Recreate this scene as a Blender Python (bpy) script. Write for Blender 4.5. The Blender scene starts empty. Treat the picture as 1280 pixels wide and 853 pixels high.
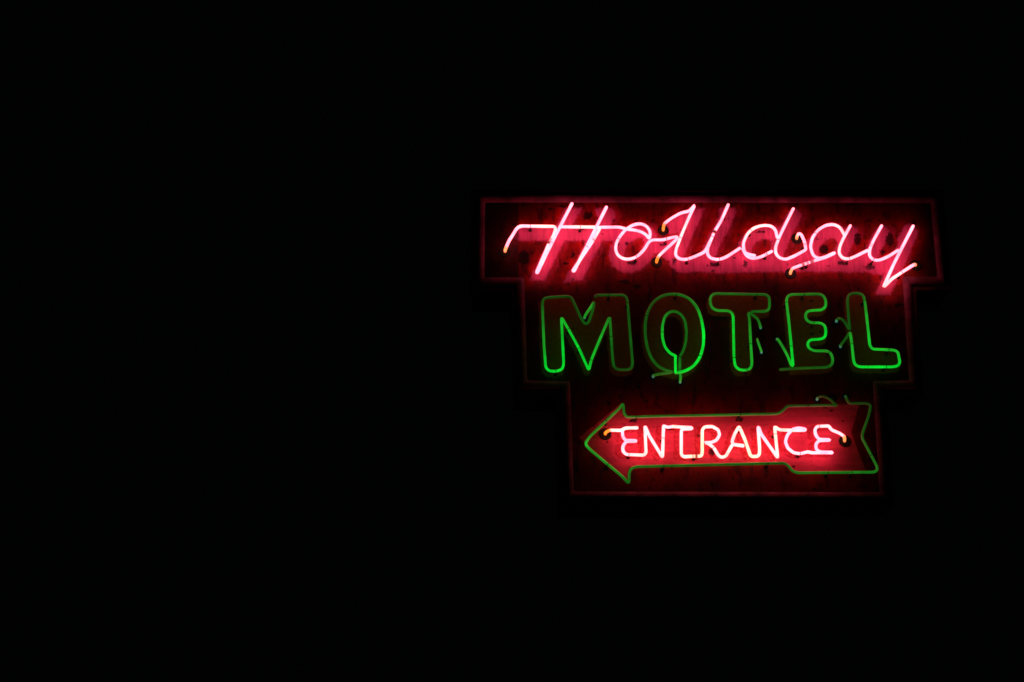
import bpy, bmesh, math, random
import numpy as np
from mathutils import Vector, Matrix
random.seed(7); np.random.seed(7)
S = bpy.context.scene
COL = S.collection

# ------------------------------------------------------------------ camera
F_PX, W, H = 1600.0, 1280.0, 853.0
PITCH = math.radians(20.0)
D, CH = 6.2, 1.6
cd = bpy.data.cameras.new('camera'); cam = bpy.data.objects.new('camera', cd); COL.objects.link(cam)
cd.sensor_width = 36; cd.lens = 36 * F_PX / W; cd.clip_end = 500
cam.location = (0, -D, CH); cam.rotation_euler = (math.pi/2 + PITCH, 0, 0)
S.camera = cam
S.view_settings.view_transform = 'Standard'; S.view_settings.look = 'None'
S.view_settings.exposure = 0; S.view_settings.gamma = 1
S.render.engine = 'CYCLES'
S.cycles.max_bounces = 5; S.cycles.sample_clamp_indirect = 4; S.cycles.use_denoising = True
S.cycles.pixel_filter_type = 'BLACKMAN_HARRIS'; S.cycles.filter_width = 1.6

w = bpy.data.worlds.new('World'); S.world = w; w.use_nodes = True
bg = w.node_tree.nodes['Background']; bg.inputs[0].default_value = (.85, 1, 1, 1); bg.inputs[1].default_value = .0005

cp, sp = math.cos(PITCH), math.sin(PITCH)
def P(x, y, z=0.0):
    """traced point of the sign drawing -> point on the plane z metres in front of the sign face (world space)"""
    a = (x - W/2) / F_PX; b = -(y - H/2) / F_PX
    r = (a, cp - sp*b, sp + cp*b)
    t = (D - z) / r[1]
    return Vector((a*t, -z, CH + r[2]*t))
PX = .0040                       # metres per drawing unit
ORG = P(895, 435, 0)             # base of the sign empty

# ------------------------------------------------------------------ materials
def newmat(name):
    m = bpy.data.materials.new(name); m.use_nodes = True
    return m, m.node_tree.nodes, m.node_tree.links, m.node_tree.nodes['Principled BSDF']

def tube_material(name, base, rough):
    m, N, L, B = newmat(name)
    at = N.new('ShaderNodeAttribute'); at.attribute_name = 'glow'
    B.inputs['Base Color'].default_value = (*base, 1); B.inputs['Roughness'].default_value = rough
    tc = N.new('ShaderNodeTexCoord')
    n = N.new('ShaderNodeTexNoise'); n.inputs['Scale'].default_value = 22; n.inputs['Detail'].default_value = 2
    L.new(tc.outputs['Object'], n.inputs['Vector'])
    mr = N.new('ShaderNodeMapRange'); L.new(n.outputs['Fac'], mr.inputs['Value'])
    mr.inputs['From Min'].default_value = .3; mr.inputs['From Max'].default_value = .7
    mr.inputs['To Min'].default_value = .78; mr.inputs['To Max'].default_value = 1.2
    # limb: the gas column reads brightest down the middle of the glass
    L.new(at.outputs['Color'], B.inputs['Emission Color'])
    L.new(mr.outputs[0], B.inputs['Emission Strength'])
    B.inputs['Coat Weight'].default_value = .6; B.inputs['Coat Roughness'].default_value = .06
    return m
M_NEON = tube_material('neon glass', (.25, .2, .2), .2)
M_PHOS = tube_material('phosphor glass', (.30, .27, .24), .22)

def plain(name, col, rough=.6, metal=0, nscale=40, namp=.5, bump=.3):
    m, N, L, B = newmat(name)
    tc = N.new('ShaderNodeTexCoord'); n = N.new('ShaderNodeTexNoise')
    n.inputs['Scale'].default_value = nscale; n.inputs['Detail'].default_value = 6; n.inputs['Roughness'].default_value = .65
    L.new(tc.outputs['Object'], n.inputs['Vector'])
    r = N.new('ShaderNodeValToRGB'); L.new(n.outputs['Fac'], r.inputs['Fac'])
    r.color_ramp.elements[0].position = .33; r.color_ramp.elements[1].position = .66
    r.color_ramp.elements[0].color = (*[c*(1-namp) for c in col], 1)
    r.color_ramp.elements[1].color = (*[min(1, c*(1+namp*.6)) for c in col], 1)
    L.new(r.outputs[0], B.inputs['Base Color'])
    B.inputs['Roughness'].default_value = rough; B.inputs['Metallic'].default_value = metal
    b = N.new('ShaderNodeBump'); b.inputs['Strength'].default_value = bump; b.inputs['Distance'].default_value = .004
    L.new(n.outputs['Fac'], b.inputs['Height']); L.new(b.outputs[0], B.inputs['Normal'])
    return m
M_RUBBER = plain('black rubber', (.005, .004, .004), .8, 0, 40, .5, .1)
M_HOLE = plain('scorched hole', (.004, .002, .002), .9)
M_TRIM = plain('weathered trim paint', (.25, .040, .105), .75, 0, 9, .8, .1)
M_CAB = plain('dark red cabinet paint', (.07, .008, .014), .7, 0, 12, .7, .1)
M_SUP = plain('smoked glass support', (.05, .03, .03), .25, 0, 60, .3, .1)
M_METAL = plain('dull electrode metal', (.35, .42, .42), .4, .7, 80, .3)

# ------------------------------------------------------------------ tube traces (x, y [, z [, brightness]])
def seg_pts(pts, z0, g0):
    out = []
    for p in pts:
        x, y = p[0], p[1]
        z = p[2] if len(p) > 2 and p[2] is not None else z0
        g = p[3] if len(p) > 3 else g0
        out.append((x, y, z, g))
    return out
def smooth(pts, rmax, step=1.3):
    """polyline with rounded corners, resampled; columns x, y, z, g (z in metres)"""
    a = np.array(pts, float); a[:, 2] /= PX
    out = [a[0]]; n = len(a)
    for i in range(1, n-1):
        p0, p1, p2 = a[i-1], a[i], a[i+1]
        l0 = np.linalg.norm((p1-p0)[:3]); l2 = np.linalg.norm((p2-p1)[:3])
        if l0 < 1e-6 or l2 < 1e-6: continue
        u = (p0-p1)/l0; v = (p2-p1)/l2
        r = min(rmax, .49*l0, .49*l2)
        A = p1 + u*r; B = p1 + v*r
        for t in np.linspace(0, 1, 7):
            out.append((1-t)**2*A + 2*t*(1-t)*p1 + t*t*B)
    out.append(a[-1]); out = np.array(out)
    d = np.r_[0, np.cumsum(np.linalg.norm(np.diff(out[:, :3], axis=0), axis=1))]
    keep = np.r_[True, np.diff(d) > 1e-6]; out = out[keep]; d = d[keep]
    s = np.linspace(0, d[-1], max(3, int(d[-1]/step)))
    res = np.stack([np.interp(s, d, out[:, k]) for k in range(4)], 1)
    res[:, 2] *= PX
    return res, s
PINK = np.array((.62, .098, .135)); ORANGE = np.array((.62, .115, .010)); WARM = np.array((.62, .170, .095))
GREEN = np.array((.002, .95, .038)); DGREEN = np.array((.06, 1.0, .06)); TEAL_GLINT = np.array((.34, 1.0, .85))

FLAKES = [(1008, 329.5, 9), (687, 302, 3.5), (957, 319, 5), (868, 570.5, 3.5), (1088, 307, 2.5), (893, 291, 2), (741.5, 300, 2), (745, 371, 2.5), (1010, 506.5, 1.5)]
def tube(root, pts, kind, rad, z=.055, g=1.0, rmax=9, s0='cap', s1='cap', label=None, power=6.2, supports=(), warm=0.0, orange=.55):
    e_len = (15.5 + 5*orange) if kind == 'pink' else 8.5
    ENDC = (ORANGE*orange + WARM*1.1*(1-orange))*3.3
    pts = seg_pts(pts, z, g)
    def tail(q, nxt, how):
        x, y, zz, gg = q
        if how == 'back':  return [(x, y, zz-.012, gg*.5), (x, y, .004, .0)]
        if how == 'elec':
            dx, dy = x-nxt[0], y-nxt[1]; l = math.hypot(dx, dy) or 1
            return [(x+dx/l*1.5, y+dy/l*1.5+1, zz-.02, gg), (x+dx/l*1.5, y+dy/l*1.5+2.5, -.012, gg*.4)]
        return []
    core = list(pts)
    pts = list(reversed(tail(core[0], core[1], s0))) + core + tail(core[-1], core[-2], s1)
    c, s = smooth(pts, rmax)
    n = len(c); total = s[-1]
    world = [P(*c[i, :3]) - ORG for i in range(n)]
    # colours along the length
    ph = random.random()*50
    cols = np.zeros((n, 4)); cols[:, 3] = 1
    for i in range(n):
        e = 0
        if s0 == 'elec': e = max(e, 1 - max(0, s[i]-e_len)/3.5)
        if s1 == 'elec': e = max(e, 1 - max(0, total-s[i]-e_len)/3.5)
        e = min(1, max(0, e))
        wv = .5 + .5*math.sin(s[i]*.045+ph)*math.sin(s[i]*.013+ph*2)
        gl = c[i, 3] if kind == 'pink' else 1.12*c[i, 3]**1.25
        if kind == 'pink':
            wm = np.clip(warm + (wv-.62)*.8, 0, 1)
            col = (PINK*(1-wm) + WARM*wm) * power
            col = col*(1-e) + ENDC*e
            gg = gl*(.93+.1*wv)
        else:
            k = max(0, min(1, (gl-.10)/.5))
            col = (DGREEN*(1-k) + GREEN*k)
            col = col*(1-e) + TEAL_GLINT*.45*e  # teal highlight on the tube ends, painted into the glow colour
            gg = gl*(.9+.15*wv)
            gg = gg*(1-e) + e*.55*(1 if c[i, 2] > .02 else .5)
        cols[i, :3] = col*gg
    for fx, fy, fr in FLAKES:
        dd = np.hypot(c[:, 0]-fx, c[:, 1]-fy)
        for i in np.where(dd < fr)[0]:
            if random.random() < .5: cols[i, :3] *= random.choice((.02, .15, .4))
    # frames by parallel transport
    T = []
    for i in range(n):
        t = world[min(n-1, i+1)] - world[max(0, i-1)]
        T.append(t.normalized() if t.length > 1e-9 else Vector((1, 0, 0)))
    up = Vector((0, -1, 0))
    if abs(T[0].dot(up)) > .9: up = Vector((0, 0, 1))
    nrm = (up - T[0]*up.dot(T[0])).normalized()
    rings = []
    R = rad*PX; K = 10
    bm = bmesh.new(); gl = bm.verts.layers.float_color.new('glow')
    def ring(cn, t, nn, r, col):
        b = t.cross(nn); vs = []
        for k in range(K):
            a = 2*math.pi*k/K
            v = bm.verts.new(cn + nn*(math.cos(a)*r) + b*(math.sin(a)*r)); v[gl] = col; vs.append(v)
        rings.append(vs)
    for i in range(n):
        if i:
            nrm = nrm - T[i]*nrm.dot(T[i]); nrm.normalize()
        if i == 0:
            for q in (.97, .72, .38): ring(world[0]-T[0]*R*q, T[0], nrm, R*math.sqrt(1-q*q), cols[0])
        ring(world[i], T[i], nrm, R*(1+.03*math.sin(s[i]*.21+ph)), cols[i])
        if i == n-1:
            for q in (.38, .72, .97): ring(world[i]+T[i]*R*q, T[i], nrm, R*math.sqrt(1-q*q), cols[i])
    for a, b in zip(rings, rings[1:]):
        for k in range(K):
            bm.faces.new((a[k], a[(k+1) % K], b[(k+1) % K], b[k]))
    bm.faces.new(list(reversed(rings[0]))); bm.faces.new(rings[-1])
    bmesh.ops.recalc_face_normals(bm, faces=bm.faces)
    o = finish('neon_tube', bm, M_NEON if kind == 'pink' else M_PHOS, root, True)
    if label: o['label'] = label
    for how, q in ((s0, pts[0]), (s1, pts[-1])):
        if how == 'elec': housing(o, q[0], q[1], 1.0 if kind == 'pink' else .62)
    cc = c
    for sx, sy in supports:
        d = (cc[:, 0]-sx)**2 + (cc[:, 1]-sy)**2 + (cc[:, 2] < .03)*400
        i = int(np.argmin(d)); support(o, world[i], T[i], R)
    return o, c

def finish(name, bm, mat, parent, smooth_=False):
    me = bpy.data.meshes.new(name); bm.to_mesh(me); bm.free()
    if smooth_:
        for p in me.polygons: p.use_smooth = True
    me.materials.append(mat)
    o = bpy.data.objects.new(name, me); COL.objects.link(o); o.parent = parent
    return o

def lathe(bm, cn, axis, prof, K=20):
    ax = axis.normalized(); u = ax.orthogonal().normalized(); v = ax.cross(u); rs = []
    for r, h in prof:
        rs.append([bm.verts.new(cn + ax*h + (u*math.cos(2*math.pi*k/K) + v*math.sin(2*math.pi*k/K))*r) for k in range(K)])
    for a, b in zip(rs, rs[1:]):
        for k in range(K): bm.faces.new((a[k], a[(k+1) % K], b[(k+1) % K], b[k]))
    bm.faces.new(rs[-1]); bm.faces.new(list(reversed(rs[0])))
    bmesh.ops.recalc_face_normals(bm, faces=bm.faces)

def housing(parent, x, y, k=1.0):
    cn = P(x, y, 0) - ORG
    bm = bmesh.new()
    r = 6.6*PX*k
    lathe(bm, cn, Vector((0, -1, 0)), [(r*1.1, .0005), (r*1.15, .003), (r*1.05, .005), (r*.9, .005), (r*.8, .002), (r*.3, .0015)])
    finish('electrode_housing', bm, M_RUBBER, parent, False)

def support(parent, p, t, R):
    foot = Vector((p.x, -.0005, p.z)); bm = bmesh.new()
    L_ = (p-foot).length - R*1.02
    lathe(bm, foot, p-foot, [(.0095, 0), (.0095, .003), (.0042, .006), (.0036, L_*.6), (.0048, L_*.96)], 12)
    # wire tie round the glass
    K = 14; q = 5; u = t.orthogonal().normalized(); v = t.cross(u); rs = []
    for k in range(K):
        a = 2*math.pi*k/K; d = u*math.cos(a)+v*math.sin(a)
        rs.append([bm.verts.new(p + d*(R*1.08+.0011*math.cos(2*math.pi*j/q)) + t*(.0016*math.sin(2*math.pi*j/q))) for j in range(q)])
    for k in range(K):
        for j in range(q):
            bm.faces.new((rs[k][j], rs[(k+1) % K][j], rs[(k+1) % K][(j+1) % q], rs[k][(j+1) % q]))
    bmesh.ops.recalc_face_normals(bm, faces=bm.faces)
    finish('tube_support', bm, M_SUP, parent, True)

# ------------------------------------------------------------------ the sign
sign = bpy.data.objects.new('neon_sign', None); COL.objects.link(sign); sign.location = ORG
sign['label'] = 'weathered red neon sign with pink script, green outlined capitals and a left-pointing green arrow'
sign['category'] = 'neon sign'
sign.empty_display_size = .3

# --- pink script
ZS = .058
hook = [(632, 311), (636.6, 300.5), (641.5, 293.2), (645.6, 286), (650.5, 282.7), (693.2, 283.3), (694.5, 286.5), (691.6, 295.6), (686.6, 303.8), (670.7, 340.7), (671.6, 341.4), (692.5, 298.5), (714.9, 254.9)]
hook = [(x, y, ZS - (.006 if 5 <= i <= 9 else 0) + (.006 if i >= 10 else 0)) for i, (x, y) in enumerate(hook)]
tube(sign, hook, 'pink', 2.05, ZS, 1, 5, 'elec', 'back', 'pink tube of the capital letter with the long hooked crossbar', 8.6,
     [(663, 283), (688, 303)], .12)
stem2 = [(701.4, 283.8), (741.6, 284.1), (750.6, 284.6), (741.6, 300.5), (736.7, 307.9), (716.0, 338.8), (717.6, 339.2), (738, 299), (758, 259.2)]
stem2 = [(x, y, .052 if i < 6 else .064) for i, (x, y) in enumerate(stem2)]
tube(sign, stem2, 'pink', 2.05, ZS, 1, 4, 'back', 'back', 'pink double tube of the second slanting stem', 8.6, [(725, 284), (733, 309)], .15)
olet = [(750.0, 284.3, .050), (775.3, 284.1, .05), (783.5, 287.0, .048), (792.5, 287.6, .046), (801.5, 289.9, .046), (808.1, 294, .048), (811.6, 299, .055),
        (812.8, 294, .062), (812.5, 289.1), (808.1, 282.5), (800.7, 279.7), (792.5, 280.9), (783.5, 285.8), (775.3, 294.8), (770.4, 303.8), (769.2, 312), (772, 319.4), (779.4, 324), (787.6, 324.3), (796.6, 321.1), (805.6, 312), (811.0, 302.5), (815.5, 300.0), (828.6, 300.2), (841.7, 296.6), (846.6, 296.0), (846.4, 298.5), (838.4, 306.3), (830.2, 313.7), (823.4, 320.2), (821.4, 324.5)]
tube(sign, olet, 'pink', 1.9, .062, 1, 5, 'back', 'elec', 'pink tube of the round o that loops into a link stroke', 8, [(775, 300), (795, 322), (833, 300)], .02, 1.0)
ll = [(829.3, 284.5), (830.2, 280), (838.4, 273.5), (851.6, 266.1), (861.4, 264.3), (865.5, 259.8), (868.3, 256.6), (867.6, 258.6), (862.2, 269.9), (853.2, 290.7), (845, 312), (844.2, 319.4), (849.1, 324), (856.5, 324.8), (866.3, 321.9), (881.1, 315.3), (885.0, 307), (888.5, 300.0)]
tube(sign, ll, 'pink', 1.9, ZS, 1, 5, 'elec', 'back', 'pink tube of the first slanting l with a bent top', 8, [(850, 297), (860, 324)], .0, 1.0)
l2 = [(910.3, 256.2), (901.6, 275.9), (892.6, 290.7), (884.6, 310.4), (883.8, 317), (887.7, 322.7), (897.5, 325.2), (907.4, 321.9), (924.6, 310.7)]
tube(sign, l2, 'pink', 1.9, .064, 1, 5, 'back', 'back', 'pink tube of the second slanting l', 8.0, [(889, 296), (899, 325)], .0)
dbowl = [(943.2, 319.6, .05), (936, 318.2, .05), (930.9, 316.1, .052), (929.3, 310, .056), (929.2, 303.8), (934.1, 292.3), (942.3, 285), (953.8, 281.7), (963.7, 282.5), (969.4, 287.4), (971.6, 297.3)]
tube(sign, dbowl, 'pink', 1.9, ZS, 1, 5, 'back', 'back', 'pink tube of the bowl of the letter d', 8.0, [(938, 287)], .03)
dlow = [(928.5, 311.5, .064), (933.3, 320.6, .064), (941.5, 323.8), (952.2, 321.1), (964.5, 314.5)]
tube(sign, dlow, 'pink', 1.9, ZS, 1, 5, 'back', 'back', 'short pink tube under the bowl of the letter d', 8.0, [(958, 318)], .0)
dstem = [(991.6, 261.2), (985, 274.3), (975.2, 294), (969.4, 308.8), (969.4, 317), (974.3, 322.7), (982.5, 324.7), (993.2, 320.2), (1007.5, 312.4), (1006.8, 308.5, .06), (1005.7, 302.2), (1001.6, 293.2), (998.4, 291.6), (996.6, 295)]
tube(sign, dstem, 'pink', 1.9, .064, 1, 3.5, 'back', 'elec', 'pink tube of the tall stem of the letter d', 8.0, [(973, 300), (1006, 306)], .22)
abowl = [(988.8, 338.8), (990.6, 335.6), (998.1, 332.8), (1011.3, 328.4), (1022.7, 324.8), (1030.9, 322.4), (1043.2, 316.8, .066), (1042.6, 316.2, .054), (1030.9, 321.9, .052), (1022.7, 323.6, .054), (1016.2, 319.4), (1012.9, 308.8), (1015.4, 297.3), (1022.7, 287.4), (1032.6, 281.7), (1041.6, 280.5), (1049.8, 284.1), (1055.6, 294)]
tube(sign, abowl, 'pink', 1.9, ZS, 1, 4, 'elec', 'back', 'pink tube of the bowl of the letter a with a chipped tail', 8.0, [(1010, 329), (1018, 292), (1005, 331)], .0)
ay = [(1063.0, 282.4), (1055.8, 295.0), (1050, 307.1), (1048.4, 316.1), (1052.5, 322.7), (1060.7, 324.3), (1070.5, 320.2), (1084.5, 313.2)]
tube(sign, ay, 'pink', 1.9, .064, 1, 5, 'back', 'back', 'pink tube of the stem of the letter a', 8.0, [(1062, 324)], .0)
y1 = [(1102, 282.5), (1091.9, 300.5), (1087, 312), (1086.6, 320.2), (1091.9, 325.4), (1100, 325.5), (1111.6, 320.2), (1122.5, 313.0)]
tube(sign, y1, 'pink', 1.9, .058, 1, 5, 'back', 'back', 'pink tube of the cup of the letter y', 8.0, [(1088, 308), (1092, 325)], .0)
y2 = [(1141.4, 282.8), (1128, 308.8), (1116.5, 331.7), (1104.4, 358.6), (1106.0, 358.0), (1114.8, 348.9), (1129.6, 339.1), (1143, 330.6)]
tube(sign, y2, 'pink', 1.95, .066, 1, 2, 'back', 'elec', 'pink tube of the long tail of the letter y', 8.2, [(1127, 340)], .0)

# --- green outlined letters
Mo = [(743.6, 371.0, .06, .10), (746.5, 369.2, None, .10), (779.3, 368.9, None, .10), (783.4, 372.1, None, .10), (784.6, 379.5, None, .09), (787.5, 415.6, None, .12), (790.8, 455, None, .13), (789.1, 460.9, None, .10), (784.2, 462.4, None, .09), (772.7, 462.4, None, .09), (767.5, 459.1, None, .11), (765.8, 448.4, None, .14), (762.3, 397.6, None, .24), (761.3, 397.6, None, .26), (751.4, 420.5, None, .42), (739.1, 450.1, None, .55), (736.3, 461.8, None, .6), (735.3, 461.8, None, .6), (723.5, 435.3, None, .65), (710.4, 411.5, None, .55), (702.3, 397.6, None, .48), (701.7, 398.2, None, .5), (704.6, 455, None, .68), (703, 461.6, None, .7), (695.6, 464.5, None, .7), (686.6, 464, None, .7), (682.2, 459.9, None, .66), (680, 432, None, .4), (677.9, 379.5, None, .12), (679.2, 373.8, None, .09), (684.1, 372.1, None, .08), (708.8, 370.5, None, .08), (714.5, 372.1, None, .08), (718.6, 381.2, None, .09), (726.8, 399.2, None, .11), (731.7, 405.8, None, .10), (735.8, 403.3, None, .10), (740.7, 389.4, None, .12), (743.2, 376.2, None, .10), (739.0, 383.5, None, .30), (734.5, 390, None, .34), (731.5, 394.5, None, .3)]
tube(sign, Mo, 'green', 1.72, .056, .2, 4.5, 'back', 'elec', 'green outline tube of the letter M', 1, [(723.5, 435.5), (711, 411.5), (739, 450.5), (784.5, 379), (779.3+6, 379), (764, 421), (695, 464), (761.5, 369)])
Oo = [(844.8, 466.4, .05, .5), (855.5, 464.6, None, .75), (867, 458.3, None, .75), (875.2, 446.8, None, .8), (879.3, 432, None, .85), (879.6, 415.6, None, .8), (876.8, 399.2, None, .5), (871.9, 385.3, None, .3), (863.7, 374.6, None, .24), (852.2, 368.9, None, .16), (840.7, 367.4, None, .12), (827.6, 369.7, None, .11), (816.9, 377.1, None, .10), (809.5, 389.4, None, .10), (806.3, 404.1, None, .10), (806.6, 420.5, None, .12), (809.5, 437, None, .13), (815.3, 450.1, None, .13), (823.5, 459.1, None, .14), (834.1, 463.7, None, .15), (842, 465.5, .045, .16), (825.9, 467.6, .04, .12), (818, 469, .04, .12)]
tube(sign, Oo, 'green', 1.85, .056, .2, 6, 'cap', 'elec', 'green outer ring tube of the letter O', 1, [(845, 367.5), (876, 446), (809, 395)])
Oi = [(844.4, 465, .06, .8), (844.2, 447, None, .8), (845, 445.4, None, .7), (837.4, 441.9, None, .62), (830.9, 433.7, None, .6), (827.9, 422.2, None, .5), (827.9, 407.4, None, .42), (830.9, 395.9, None, .28), (836.6, 390.2, None, .16), (844, 389.0, None, .14), (851.4, 393, None, .15), (856.3, 400.9, None, .16), (858.3, 415.6, None, .16), (857.1, 428.8, None, .15), (853.8, 439.4, None, .14), (849.9, 445.2, None, .14), (849.9, 456.6, .05, .2), (849.7, 463, .045, .22), (850.9, 472.2, .045, .35), (850.4, 475, .045, .3)]
tube(sign, Oi, 'green', 1.72, .056, .2, 4, 'cap', 'elec', 'green inner ring tube of the letter O', 1, [(850, 447), (828, 415), (850, 462)])
Tt = [(950.2, 407, .045, .22), (947.3, 399.2, .05, .16), (942.5, 395.1, .05, .13), (938.0, 391.8, .05, .12), (935.4, 391.5, None, .14), (936.9, 399.2, None, .2), (938.3, 428.8, None, .38), (940, 455, None, .45), (938.3, 460.9, None, .5), (932.6, 463.1, None, .55), (924.4, 462.6, None, .7), (919.1, 458.3, None, .7), (917.5, 448.4, None, .6), (916.5, 395.9, None, .6), (914.5, 390.7, None, .4), (909.6, 388.6, None, .3), (896.5, 388.6, None, .3), (889.9, 385.3, None, .26), (887.5, 377.9, None, .24), (888.3, 370.5, None, .2), (893.2, 367.2, None, .16), (957.2, 368.4, None, .13), (961.3, 371.3, None, .15), (962.1, 379.5, None, .22), (961.3, 386.9, None, .24), (957.2, 389.4, None, .18), (940, 389.6, None, .13)]
tube(sign, Tt, 'green', 1.72, .056, .2, 5, 'elec', 'back', 'green outline tube of the letter T', 1, [(938.2, 430), (918, 448), (946, 368), (934, 463)])
Tl = [(946.4, 424, .03, .12), (947.6, 428, .05, .3), (949.4, 433, .05, .34), (951.3, 438, .04, .3)]
tube(sign, Tl, 'green', 1.5, .05, .3, 3, 'back', 'elec', 'short teal return tube beside the letter T', 1)
Ee = [(975.5, 462.2, .05, .10), (992.8, 460.9, .05, .10), (1033.8, 459.3, None, .13), (1039.6, 456.6, None, .2), (1041.2, 450.1, None, .28), (1038.8, 441.9, None, .3), (1033.8, 438.9, None, .3), (1017.4, 438.9, None, .4), (1010.9, 435.3, None, .5), (1009.2, 429.6, None, .55), (1012.5, 425, None, .6), (1025.6, 424.2, None, .7), (1030.9, 422.2, None, .7), (1032.5, 415.6, None, .65), (1031.4, 407.4, None, .5), (1025.6, 403.8, None, .42), (1014.1, 403.8, None, .3), (1008.4, 400.9, None, .3), (1006.4, 394.3, None, .3), (1009.2, 389.4, None, .36), (1015.8, 388.2, None, .42), (1027.3, 387.7, None, .45), (1032.2, 383.6, None, .42), (1032.2, 374.6, None, .32), (1028.1, 368.9, None, .22), (1022.3, 367.7, None, .17), (989.5, 368.4, None, .22), (984.3, 370.5, None, .28), (983, 376.3, None, .34), (986.3, 404.1, None, .48), (990.6, 448.4, None, .65), (991.2, 457.3, None, .66), (989.6, 457.4, .052, .55), (983, 441.9, .048, .35), (976.4, 430.4, .045, .28), (972.2, 424.2, .04, .26)]
tube(sign, Ee, 'green', 1.72, .056, .2, 5, 'back', 'elec', 'green outline tube of the letter E', 1, [(1017, 404), (988.5, 433), (1005, 368), (983, 378), (1036, 441)])
Ll = [(1046.5, 399.6, .03, .07), (1048.2, 398.0, .045, .08), (1052.3, 398.8, .05, .08), (1056.8, 404.1, .05, .09), (1061.6, 411.8, .05, .10), (1062.4, 411.5, None, .10), (1060.9, 399.2, None, .10), (1059.3, 376.3, None, .10), (1060.4, 369.4, None, .10), (1065, 366.9, None, .10), (1074.8, 366.9, None, .10), (1079.8, 370.5, None, .14), (1081.4, 379.5, None, .28), (1085.5, 415.6, None, .5), (1087.2, 432, None, .55), (1090.4, 436.6, None, .55), (1117.5, 437.8, None, .42), (1122.4, 440.2, None, .45), (1124.9, 453.4, None, .6), (1122.4, 457.5, None, .68), (1115.9, 458.9, None, .7), (1074.8, 458.9, None, .7), (1069.1, 456.6, None, .6), (1067, 451.7, None, .55), (1065, 432, None, .42), (1062.8, 416.0, None, .36), (1061.3, 416.8, .05, .12), (1055.2, 426.3, .05, .10), (1051.5, 430.8, .04, .10)]
tube(sign, Ll, 'green', 1.72, .056, .2, 4.5, 'elec', 'elec', 'green outline tube of the letter L', 1, [(1063.5, 430), (1111, 437.5), (1108, 459), (1081, 376)])

# --- green arrow
Aa = [(1022.5, 497.4, .03, .03), (1025, 495.6, .045, .04), (1030.2, 495.4, .05, .045), (1038.4, 499.8, .05, .055), (1043.0, 505.0, .05, .06), (1046.5, 507.4, .05, .06), (1038.4, 506.9, None, .07), (1020, 507.2, None, .07), (984.1, 507.7, None, .08), (978.3, 513.8, None, .10), (972.6, 517.6, None, .11), (890, 519.4, None, .14), (820, 520.7, None, .16), (791.7, 521.6, None, .16), (783.5, 521.8, None, .16), (779.9, 517.1, None, .16), (778.9, 504.0, None, .2), (775.3, 509.7, None, .22), (737.6, 545.8, None, .22), (732.3, 553.2, None, .38), (732.5, 556.6, None, .4), (737.6, 562.2, None, .32), (777, 595, None, .24), (786.3, 604.8, None, .2), (786.5, 591.7, None, .18), (788.4, 586, None, .17), (795, 583.5, None, .16), (940, 579.9, None, .14), (979.4, 578.9, None, .14), (984.3, 581.1, None, .14), (990.9, 589.3, None, .17), (997.4, 591.2, None, .2), (1092.6, 590.4, None, .2), (1096.7, 588.0, None, .18), (1095.9, 582.7, None, .16), (1077.8, 548.2, None, .12), (1077.8, 542.5, None, .09), (1086, 519.5, None, .09), (1088.5, 507.2, None, .07), (1084.4, 504.4, None, .06), (1061.4, 504.4, .05, .05), (1058.5, 499.8, .05, .06), (1057.4, 496, .04, .07)]
tube(sign, Aa, 'green', 1.7, .060, .2, 3, 'elec', 'elec', 'green outline tube of the arrow pointing left', 1, [(830, 583), (960, 579.5), (925, 518.4), (795, 521.6), (757, 526), (760, 581), (1087, 570), (1035, 591), (1065, 591)])

# --- pink tube lettering inside the arrow
En = [(758.0, 539.6), (762.2, 537.5), (777, 537.9), (780.5, 535.2), (796.6, 534.3, .058), (796.6, 534.9, .05), (781.9, 534.6, .05), (777.8, 537.9, .052), (778.6, 545.8), (781.9, 550.4), (795, 550.6, .058), (795, 551.4, .05), (782.7, 551.8, .05), (778.6, 557.3), (778.6, 563.8), (782.7, 567.9), (804.8, 568.8), (807.6, 566, .052), (806.2, 533.5, .052), (806.8, 533.5, .06), (811.4, 544.1, .06), (827.4, 570.6, .06), (828.2, 570.4, .05), (829.4, 532.4, .05), (830.0, 532.4), (834.4, 534), (840.9, 533)]
En = [(p[0], p[1]+.4) + tuple(p[2:]) for p in En]
tube(sign, En, 'pink', 1.9, .055, 1, 2.2, 'elec', 'cap', 'pink tube of the first E and N inside the arrow', 8.2, [(828.6, 548), (786, 568)], .3, 1.0)
Tr = [(840.9, 533.4, .058), (864.7, 534.8, .058), (864.7, 536.2, .048), (852.2, 536.8, .048), (851.6, 540, .055), (851.6, 568.6), (854.7, 571.2), (866, 570.6), (876.8, 570.4), (877.8, 566), (877.8, 537.6), (880.7, 533.8), (890.5, 533.3), (897.9, 537.6), (899.6, 544.1), (895.5, 550.7), (888.9, 553.4), (880.2, 553.4, .05), (885.6, 554.8, .05), (892.2, 559.7), (897.9, 569.6), (902, 572.2), (907.8, 570.1), (912.7, 560.6), (915.8, 555.7, .052), (929.1, 557.0, .052), (929.0, 557.8, .058), (916.6, 556, .058), (915.0, 552.3, .058), (918.4, 542.5), (923.9, 533), (931.6, 550.7), (938.1, 569.8), (941, 570.9), (947, 570.6), (949.2, 568), (949.6, 560.6), (947.6, 534.3), (948.4, 534.3, .060), (951.3, 542.5, .060), (971.4, 571.4, .060), (972.0, 571.2, .05), (968.4, 534.3, .05), (969.2, 534.1), (974.2, 537.5), (992.3, 538.2)]
tube(sign, Tr, 'pink', 1.95, .055, 1, 2.2, 'cap', 'cap', 'pink tube of the middle letters inside the arrow', 8.2, [(869, 570.6), (970, 543), (893, 560), (925, 536)], .55)
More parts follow.
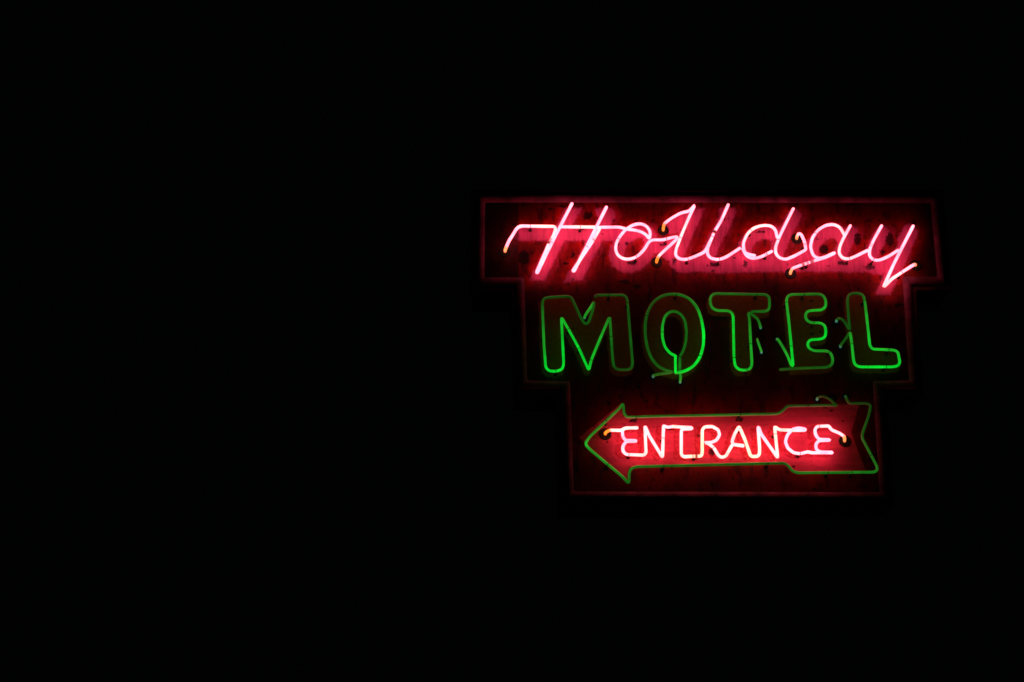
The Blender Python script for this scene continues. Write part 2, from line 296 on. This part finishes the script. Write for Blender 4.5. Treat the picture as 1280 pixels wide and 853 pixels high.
Ce = [(992.3, 538.2, .048), (1006.8, 538.2, .048), (1006.6, 536.6, .056), (998.8, 535.1), (990.6, 536.8), (984.1, 544.1), (981.6, 552.3), (984.9, 560.6), (992.3, 566.3), (1000.5, 567.3), (1010.3, 564.9), (1014, 566.2), (1040.1, 566.2, .056), (1040.0, 565.6, .049), (1025.3, 565.2, .049), (1020.4, 562.2), (1019.6, 555.6), (1023.7, 551), (1036.8, 550.6, .057), (1036.8, 549.8, .049), (1023.7, 549.4, .049), (1019.6, 544.1), (1018.4, 537.6), (1021.2, 533.2), (1035.2, 532.6), (1036.8, 534), (1039.3, 537.6), (1049.9, 541.9), (1055.4, 546), (1055.6, 548.0)]
tube(sign, Ce, 'pink', 1.9, .055, 1, 2.4, 'cap', 'elec', 'pink tube of the last two letters inside the arrow', 8.2, [(1024, 536), (1000, 567)], .05, .7)

# ------------------------------------------------------------------ sign face
OUT = [(597, 244), (1172, 244.5), (1182, 355.5), (1138, 355.5), (1146.5, 485), (1101, 486), (1109.5, 625), (708, 624), (703.5, 486), (650, 485), (646, 356.5), (596, 356.5)]
def offset(poly, d):
    n = len(poly); out = []
    for i in range(n):
        p0, p1, p2 = (np.array(poly[j % n], float) for j in (i-1, i, i+1))
        a = (p1-p0)/np.linalg.norm(p1-p0); b = (p2-p1)/np.linalg.norm(p2-p1)
        na = np.array((a[1], -a[0])); nb = np.array((b[1], -b[0]))
        m = (na+nb); m /= (1+na.dot(nb)); out.append(tuple(p1 + m*d))
    return out
def rounded(poly, r, k=5):
    n = len(poly); out = []
    for i in range(n):
        p0, p1, p2 = (np.array(poly[j % n], float) for j in (i-1, i, i+1))
        A = p1 + (p0-p1)/np.linalg.norm(p0-p1)*r; B = p1 + (p2-p1)/np.linalg.norm(p2-p1)*r
        for t in np.linspace(0, 1, k): out.append(tuple((1-t)**2*A+2*t*(1-t)*p1+t*t*B))
    return out
def poly_sdf(X, Y, poly):
    d = np.full(X.shape, 1e9); ins = np.zeros(X.shape, bool); n = len(poly)
    for i in range(n):
        ax, ay_ = poly[i][:2]; bx, by = poly[(i+1) % n][:2]
        ex, ey = bx-ax, by-ay_; l = ex*ex+ey*ey+1e-9
        t = np.clip(((X-ax)*ex+(Y-ay_)*ey)/l, 0, 1)
        d = np.minimum(d, np.hypot(X-ax-t*ex, Y-ay_-t*ey))
        c = ((ay_ > Y) != (by > Y)); xi = ax + (Y-ay_)*(bx-ax)/((by-ay_) if abs(by-ay_) > 1e-9 else 1e-9)
        ins ^= (c & (X < xi))
    return np.where(ins, -d, d)
def line_sdf(X, Y, lines):
    d = np.full(X.shape, 1e9)
    for ln in lines:
        for p, q in zip(ln, ln[1:]):
            ex, ey = q[0]-p[0], q[1]-p[1]; l = ex*ex+ey*ey+1e-9
            t = np.clip(((X-p[0])*ex+(Y-p[1])*ey)/l, 0, 1)
            d = np.minimum(d, np.hypot(X-p[0]-t*ex, Y-p[1]-t*ey))
    return d

STEP = 1.6
xs = np.arange(590, 1190.1, STEP); ys = np.arange(238, 632.1, STEP)
X, Y = np.meshgrid(xs, ys)
sh = lambda pts, dx, dy: [(p[0]+dx, p[1]+dy) for p in pts]
script = [
    [(648, 284), (776, 284)], [(671, 340.7), (713, 257)], [(719, 338), (759, 260)],
    sh(olet[7:22], 0, 0), [(812, 300), (846, 297)], [(846, 298), (836, 309)],
    sh(ll[6:], 0, 0), [(840, 276), (852, 268), (862, 265)] , sh(l2, 0, 0), dbowl[3:], dlow, dstem[:9], abowl[6:], [(1023, 324), (1043, 317)], ay, y1, [(1140, 285), (1102, 362)]]
script = [sh(l, 1, 8.5) for l in script]
script[-1] = [(1139, 291), (1101, 374)]
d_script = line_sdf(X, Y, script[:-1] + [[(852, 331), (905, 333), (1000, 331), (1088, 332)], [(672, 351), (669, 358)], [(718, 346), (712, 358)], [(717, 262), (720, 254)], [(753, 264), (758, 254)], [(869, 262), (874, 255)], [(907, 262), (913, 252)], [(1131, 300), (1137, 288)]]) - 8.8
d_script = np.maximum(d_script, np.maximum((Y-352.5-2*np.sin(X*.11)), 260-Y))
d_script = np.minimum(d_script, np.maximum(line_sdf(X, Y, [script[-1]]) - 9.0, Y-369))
d_ghost = np.maximum(line_sdf(X, Y, [sh(l, 7, -1) for l in script[:-1]]) - 9.5, np.maximum(Y-356, 259-Y))
def letter(pts, dx=-2, dy=5): return sh(pts, dx, dy)
pM = letter(Mo[1:39]); pO = letter(Oo[:20]); pOi = letter(Oi[2:17]); pT = letter(Tt[4:26]); pE = letter(Ee[1:31]) ; pL = letter(Ll[6:26])
pE[0] = (988.8, 465.9)
d_motel = np.minimum.reduce([poly_sdf(X, Y, pM)-3, np.maximum(poly_sdf(X, Y, pO)-3, -(poly_sdf(X, Y, pOi)+2)), poly_sdf(X, Y, pT)-3, poly_sdf(X, Y, pE)-3, poly_sdf(X, Y, pL)-3])
arrow = [(724, 547), (776, 505), (779, 521), (972, 517), (984, 507), (1074, 505), (1064, 541), (1083, 591), (992, 591), (980, 579), (786, 584), (784, 604)]
d_arrow = poly_sdf(X, Y, arrow)
def strokes(p): return [sh(p, -6.5, 2.5)]
d_entr = line_sdf(X, Y, strokes(En[4:24]) + strokes(Tr[:44]) + strokes(Ce[1:25])) - 3.2
chips = [(703, 258, 5, 2), (905, 274, 4, 1.6), (892, 331, 6, 2.4), (932, 330, 3, 4), (843, 327, 2.4, 5), (790, 329, 5, 2.6), (1052, 329, 5, 2.4), (1087, 334, 6, 3), (1072, 299, 4.5, 8),
         (1030, 312, 6, 6), (1104, 315, 4, 3), (1112, 300, 5, 9), (950, 290, 5, 2), (655, 322, 7, 9), (735, 270, 6, 5), (716, 319, 2, 4), (784, 305, 3, 2), (728, 286, 3, 1.5), (781, 353, 7, 3), (796, 358, 5, 3),
         (783, 617, 3.5, 3), (798, 619, 3.5, 4), (1035, 618, 3, 4), (1018, 612, 3, 1.6), (792, 526, 5, 2.5), (924, 524, 5, 3), (1000, 333, 6, 3),
         (839, 535, 5, 2.5), (759, 553, 1.5, 2.5), (890, 565, 4, 5), (828, 588, 4, 3), (958, 585, 3, 5), (1122, 382, 6, 3), (900, 398, 14, 3), (762, 505, 2, 2), (1040, 497, 8, 5), (707, 330, 3, 2), (992, 583, 3, 1.5), (1030, 510, 2, 1), (688, 262, 3, 1.5), (655, 256, 3, 1), (1062, 256, 4, 1.3)]
for _ in range(120):
    r = random.uniform(.5, 1.5); chips.append((random.uniform(600, 1175), random.uniform(248, 615), r*random.uniform(1, 2), r))
d_chip = np.full(X.shape, 50.0)
for cx, cy, rx, ry in chips:
    k = np.hypot((X-cx)/rx, (Y-cy)/ry); d_chip = np.minimum(d_chip, (k-1)*min(rx, ry))
dark = np.clip((649 - X)/1.5, 0, 1)*np.clip((356-Y)/2, 0, 1)*.85 + np.clip((X-1146)/14, 0, 1)*.75
dark = np.maximum(dark, np.clip((262-Y)/6, 0, 1)*.25)
for bx, by, rx, ry in ((892, 601, 19, 10), (936, 603, 14, 7), (984, 606, 10, 6), (655, 322, 9, 10), (640, 300, 10, 12), (760, 478, 60, 6), (1120, 420, 14, 24)):
    dark = np.maximum(dark, .62*np.clip(1.5-1.1*np.hypot((X-bx)/rx, (Y-by)/ry), 0, 1)*(.75+.25*np.sin(X*.7)*np.sin(Y*.9+X*.3)))
dark = np.maximum(dark, .38*np.clip((Y-362)/14, 0, 1)*np.clip((500-Y)/14, 0, 1))
inside = poly_sdf(X, Y, offset(OUT, 1.5))

nx, ny = len(xs), len(ys)
idx = -np.ones((ny, nx), int); verts = []; faces = []; vmap = []
ok = np.zeros((ny-1, nx-1), bool)
for j in range(ny-1):
    for i in range(nx-1):
        if max(inside[j, i], inside[j+1, i], inside[j, i+1], inside[j+1, i+1]) < 0: ok[j, i] = True
for j in range(ny-1):
    for i in range(nx-1):
        if ok[j, i]:
            q = []
            for jj, ii in ((j, i), (j+1, i), (j+1, i+1), (j, i+1)):
                if idx[jj, ii] < 0:
                    idx[jj, ii] = len(verts); verts.append(tuple(P(X[jj, ii], Y[jj, ii], 0)-ORG)); vmap.append((jj, ii))
                q.append(int(idx[jj, ii]))
            faces.append(q)
me = bpy.data.meshes.new('sign_face'); me.from_pydata(verts, [], faces)
vm = np.array(vmap)
for nm, arr in (('d_ghost', d_ghost), ('d_script', d_script), ('d_motel', d_motel), ('d_arrow', d_arrow), ('d_entr', d_entr), ('d_chip', d_chip), ('dark', dark)):
    a = me.attributes.new(nm, 'FLOAT', 'POINT'); a.data.foreach_set('value', arr[vm[:, 0], vm[:, 1]].astype(np.float32))
face = bpy.data.objects.new('sign_face', me); COL.objects.link(face); face.parent = sign

m, N, L, B = newmat('painted sign face')
tc = N.new('ShaderNodeTexCoord')
def noise(scale, detail=5, rough=.6, vec=None, rot=None, sc=None):
    n = N.new('ShaderNodeTexNoise'); n.inputs['Scale'].default_value = scale; n.inputs['Detail'].default_value = detail; n.inputs['Roughness'].default_value = rough
    if rot is not None or sc is not None:
        mp = N.new('ShaderNodeMapping'); L.new(tc.outputs['Object'], mp.inputs[0])
        if rot: mp.inputs['Rotation'].default_value = rot
        if sc: mp.inputs['Scale'].default_value = sc
        L.new(mp.outputs[0], n.inputs['Vector'])
    else: L.new(tc.outputs['Object'], n.inputs['Vector'])
    return n.outputs['Fac']
def math_(op, a, b=None, c=None, clamp=False):
    n = N.new('ShaderNodeMath'); n.operation = op; n.use_clamp = clamp
    for k, v in enumerate((a, b, c)):
        if v is None: continue
        if isinstance(v, (int, float)): n.inputs[k].default_value = v
        else: L.new(v, n.inputs[k])
    return n.outputs[0]
def rng(v, a, b, c=0., d=1.):
    n = N.new('ShaderNodeMapRange'); L.new(v, n.inputs[0])
    for k, q in zip((1, 2, 3, 4), (a, b, c, d)): n.inputs[k].default_value = q
    return n.outputs[0]
def attr(n_):
    a = N.new('ShaderNodeAttribute'); a.attribute_name = n_; return a.outputs['Fac']
def mix(f, a, b):
    n = N.new('ShaderNodeMix'); n.data_type = 'RGBA'
    if isinstance(f, (int, float)): n.inputs[0].default_value = f
    else: L.new(f, n.inputs[0])
    for k, v in ((6, a), (7, b)):
        if isinstance(v, tuple): n.inputs[k].default_value = (*v, 1)
        else: L.new(v, n.inputs[k])
    return n.outputs[2]
def mask(name, amp, soft, nz):
    v = math_('ADD', attr(name), math_('MULTIPLY', math_('SUBTRACT', nz, .5), amp))
    return rng(v, soft, -soft)
nf = noise(28, 6, .65); nb = noise(5, 4, .55); nfine = noise(140, 4, .7); nm_ = noise(60, 6, .7)
brush = noise(26, 5, .6, rot=(0, math.radians(-25), 0), sc=(1.6, 1, .22))
hbrush = noise(30, 4, .6, sc=(.16, 1, 1.4))
drip = noise(40, 5, .6, sc=(1.6, 1, .12))
red = mix(rng(nb, .35, .65), (.11, .0016, .0020), (.24, .0030, .0026))
red = mix(rng(hbrush, .5, .85, 0, .55), red, (.040, .0012, .0014))
red = mix(rng(drip, .55, .8, 0, .6), red, (.03, .001, .001))
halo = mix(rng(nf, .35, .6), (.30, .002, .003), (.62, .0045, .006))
red = mix(math_('MULTIPLY', rng(attr('d_script'), 14, 1, 0, 1), rng(noise(13, 4, .6), .42, .58, .15, 1)), red, halo)  # glow of the script tubes painted as a brighter red on the face
blot = noise(17, 5, .7, rot=(0, math.radians(-25), 0), sc=(1.3, 1, .5))
red = mix(rng(blot, .52, .62, 0, .8), red, (.035, .001, .0015))
red = mix(rng(nf, .6, .78, 0, .75), red, (.015, .001, .001))
motel = mix(rng(nm_, .3, .7), (.30, .06, .010), (.50, .135, .020))
c = mix(math_('MULTIPLY', mask('d_motel', 5, .9, nf), .92), red, motel)
pink = mix(rng(brush, .3, .7), (.52, .062, .21), (.92, .135, .37))
pink = mix(rng(nfine, .5, .75, 0, .45), pink, (.36, .05, .09))
sm = mask('d_script', 10, 1.2, nm_)
thin = rng(brush, .64, .74)
thin = math_('SUBTRACT', 1., math_('MULTIPLY', thin, .6))
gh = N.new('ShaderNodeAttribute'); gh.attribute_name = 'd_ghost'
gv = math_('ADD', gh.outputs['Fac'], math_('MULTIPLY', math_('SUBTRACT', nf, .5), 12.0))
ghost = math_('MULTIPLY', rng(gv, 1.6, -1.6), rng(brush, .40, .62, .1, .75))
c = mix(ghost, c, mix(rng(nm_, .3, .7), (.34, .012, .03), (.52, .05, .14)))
c = mix(math_('MULTIPLY', sm, thin), c, pink)
# brighter red round the script edge is tube glow put into the colour
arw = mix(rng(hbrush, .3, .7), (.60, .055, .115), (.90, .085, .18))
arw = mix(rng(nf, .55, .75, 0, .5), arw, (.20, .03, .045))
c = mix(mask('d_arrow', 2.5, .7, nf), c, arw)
em = math_('MULTIPLY', mask('d_entr', 5, .8, nf), mask('d_arrow', 0, .7, nf))
em = math_('MULTIPLY', em, rng(nm_, .40, .56, .1, .85))
c = mix(em, c, (.46, .002, .003))
dk = math_('MULTIPLY', math_('MULTIPLY', attr('dark'), .9), math_('SUBTRACT', 1., math_('MULTIPLY', mask('d_motel', 5, .9, nf), .8)))
c = mix(dk, c, (.012, .0015, .003))
c = mix(math_('MULTIPLY', mask('d_chip', 13.0, .6, nm_), .88), c, (.004, .001, .001))
speck = rng(noise(95, 3, .6), .68, .72)
c = mix(math_('MULTIPLY', speck, .85), c, (.006, .002, .002))
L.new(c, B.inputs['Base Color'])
L.new(rng(nf, .3, .7, .42, .7), B.inputs['Roughness'])
B.inputs['Specular IOR Level'].default_value = .25
b = N.new('ShaderNodeBump'); b.inputs['Strength'].default_value = .5; b.inputs['Distance'].default_value = .004
L.new(math_('ADD', math_('MULTIPLY', nf, .6), math_('ADD', brush, sm)), b.inputs['Height']); L.new(b.outputs[0], B.inputs['Normal'])
me.materials.append(m)

# ------------------------------------------------------------------ raised frame and cabinet box
def loops(name, prof, mat, cap_last=False):
    """prof: list of (inward offset in drawing units, metres in front of the face)"""
    bm = bmesh.new(); rings = []
    for d, z in prof:
        base = rounded(offset(OUT, -d), 3.0)
        out = []
        for i, p in enumerate(base):       # subdivide long edges so that dents can be added
            q = base[(i+1) % len(base)]; k = max(1, int(round(math.hypot(BASE[(i+1) % len(base)][0]-BASE[i][0], BASE[(i+1) % len(base)][1]-BASE[i][1])/12)))
            for t in range(k): out.append((p[0]+(q[0]-p[0])*t/k, p[1]+(q[1]-p[1])*t/k))
        ring = []
        for i, p in enumerate(out):
            wob = .0010*math.sin(i*1.7)*math.sin(i*.61) if z > .004 else 0
            ring.append(bm.verts.new(P(p[0], p[1], 0) - ORG + Vector((0, -z-wob, 0))))
        rings.append(ring)
    for a, c_ in zip(rings, rings[1:]):
        n = len(a)
        for i in range(n): bm.faces.new((a[i], a[(i+1) % n], c_[(i+1) % n], c_[i]))
    if cap_last: bm.faces.new(rings[-1])
    bmesh.ops.recalc_face_normals(bm, faces=bm.faces)
    return finish(name, bm, mat, sign, name == 'frame_trim')
BASE = rounded(OUT, 3.0)
area = sum(OUT[i][0]*OUT[(i+1) % 12][1]-OUT[(i+1) % 12][0]*OUT[i][1] for i in range(12))
SG = 1 if area > 0 else -1
loops('frame_trim', [(-1.2, -.004), (-.9, .002), (0, .0055), (1.2, .0082), (2.8, .0098), (4.4, .0100), (6.0, .0088), (7.4, .0064), (8.6, .0034), (9.6, -.001)], M_TRIM)
loops('cabinet', [(.6, -.006), (-6.5, -.004), (-8.0, -.010), (-8.0, -.30), (40, -.3001)], M_CAB, True)
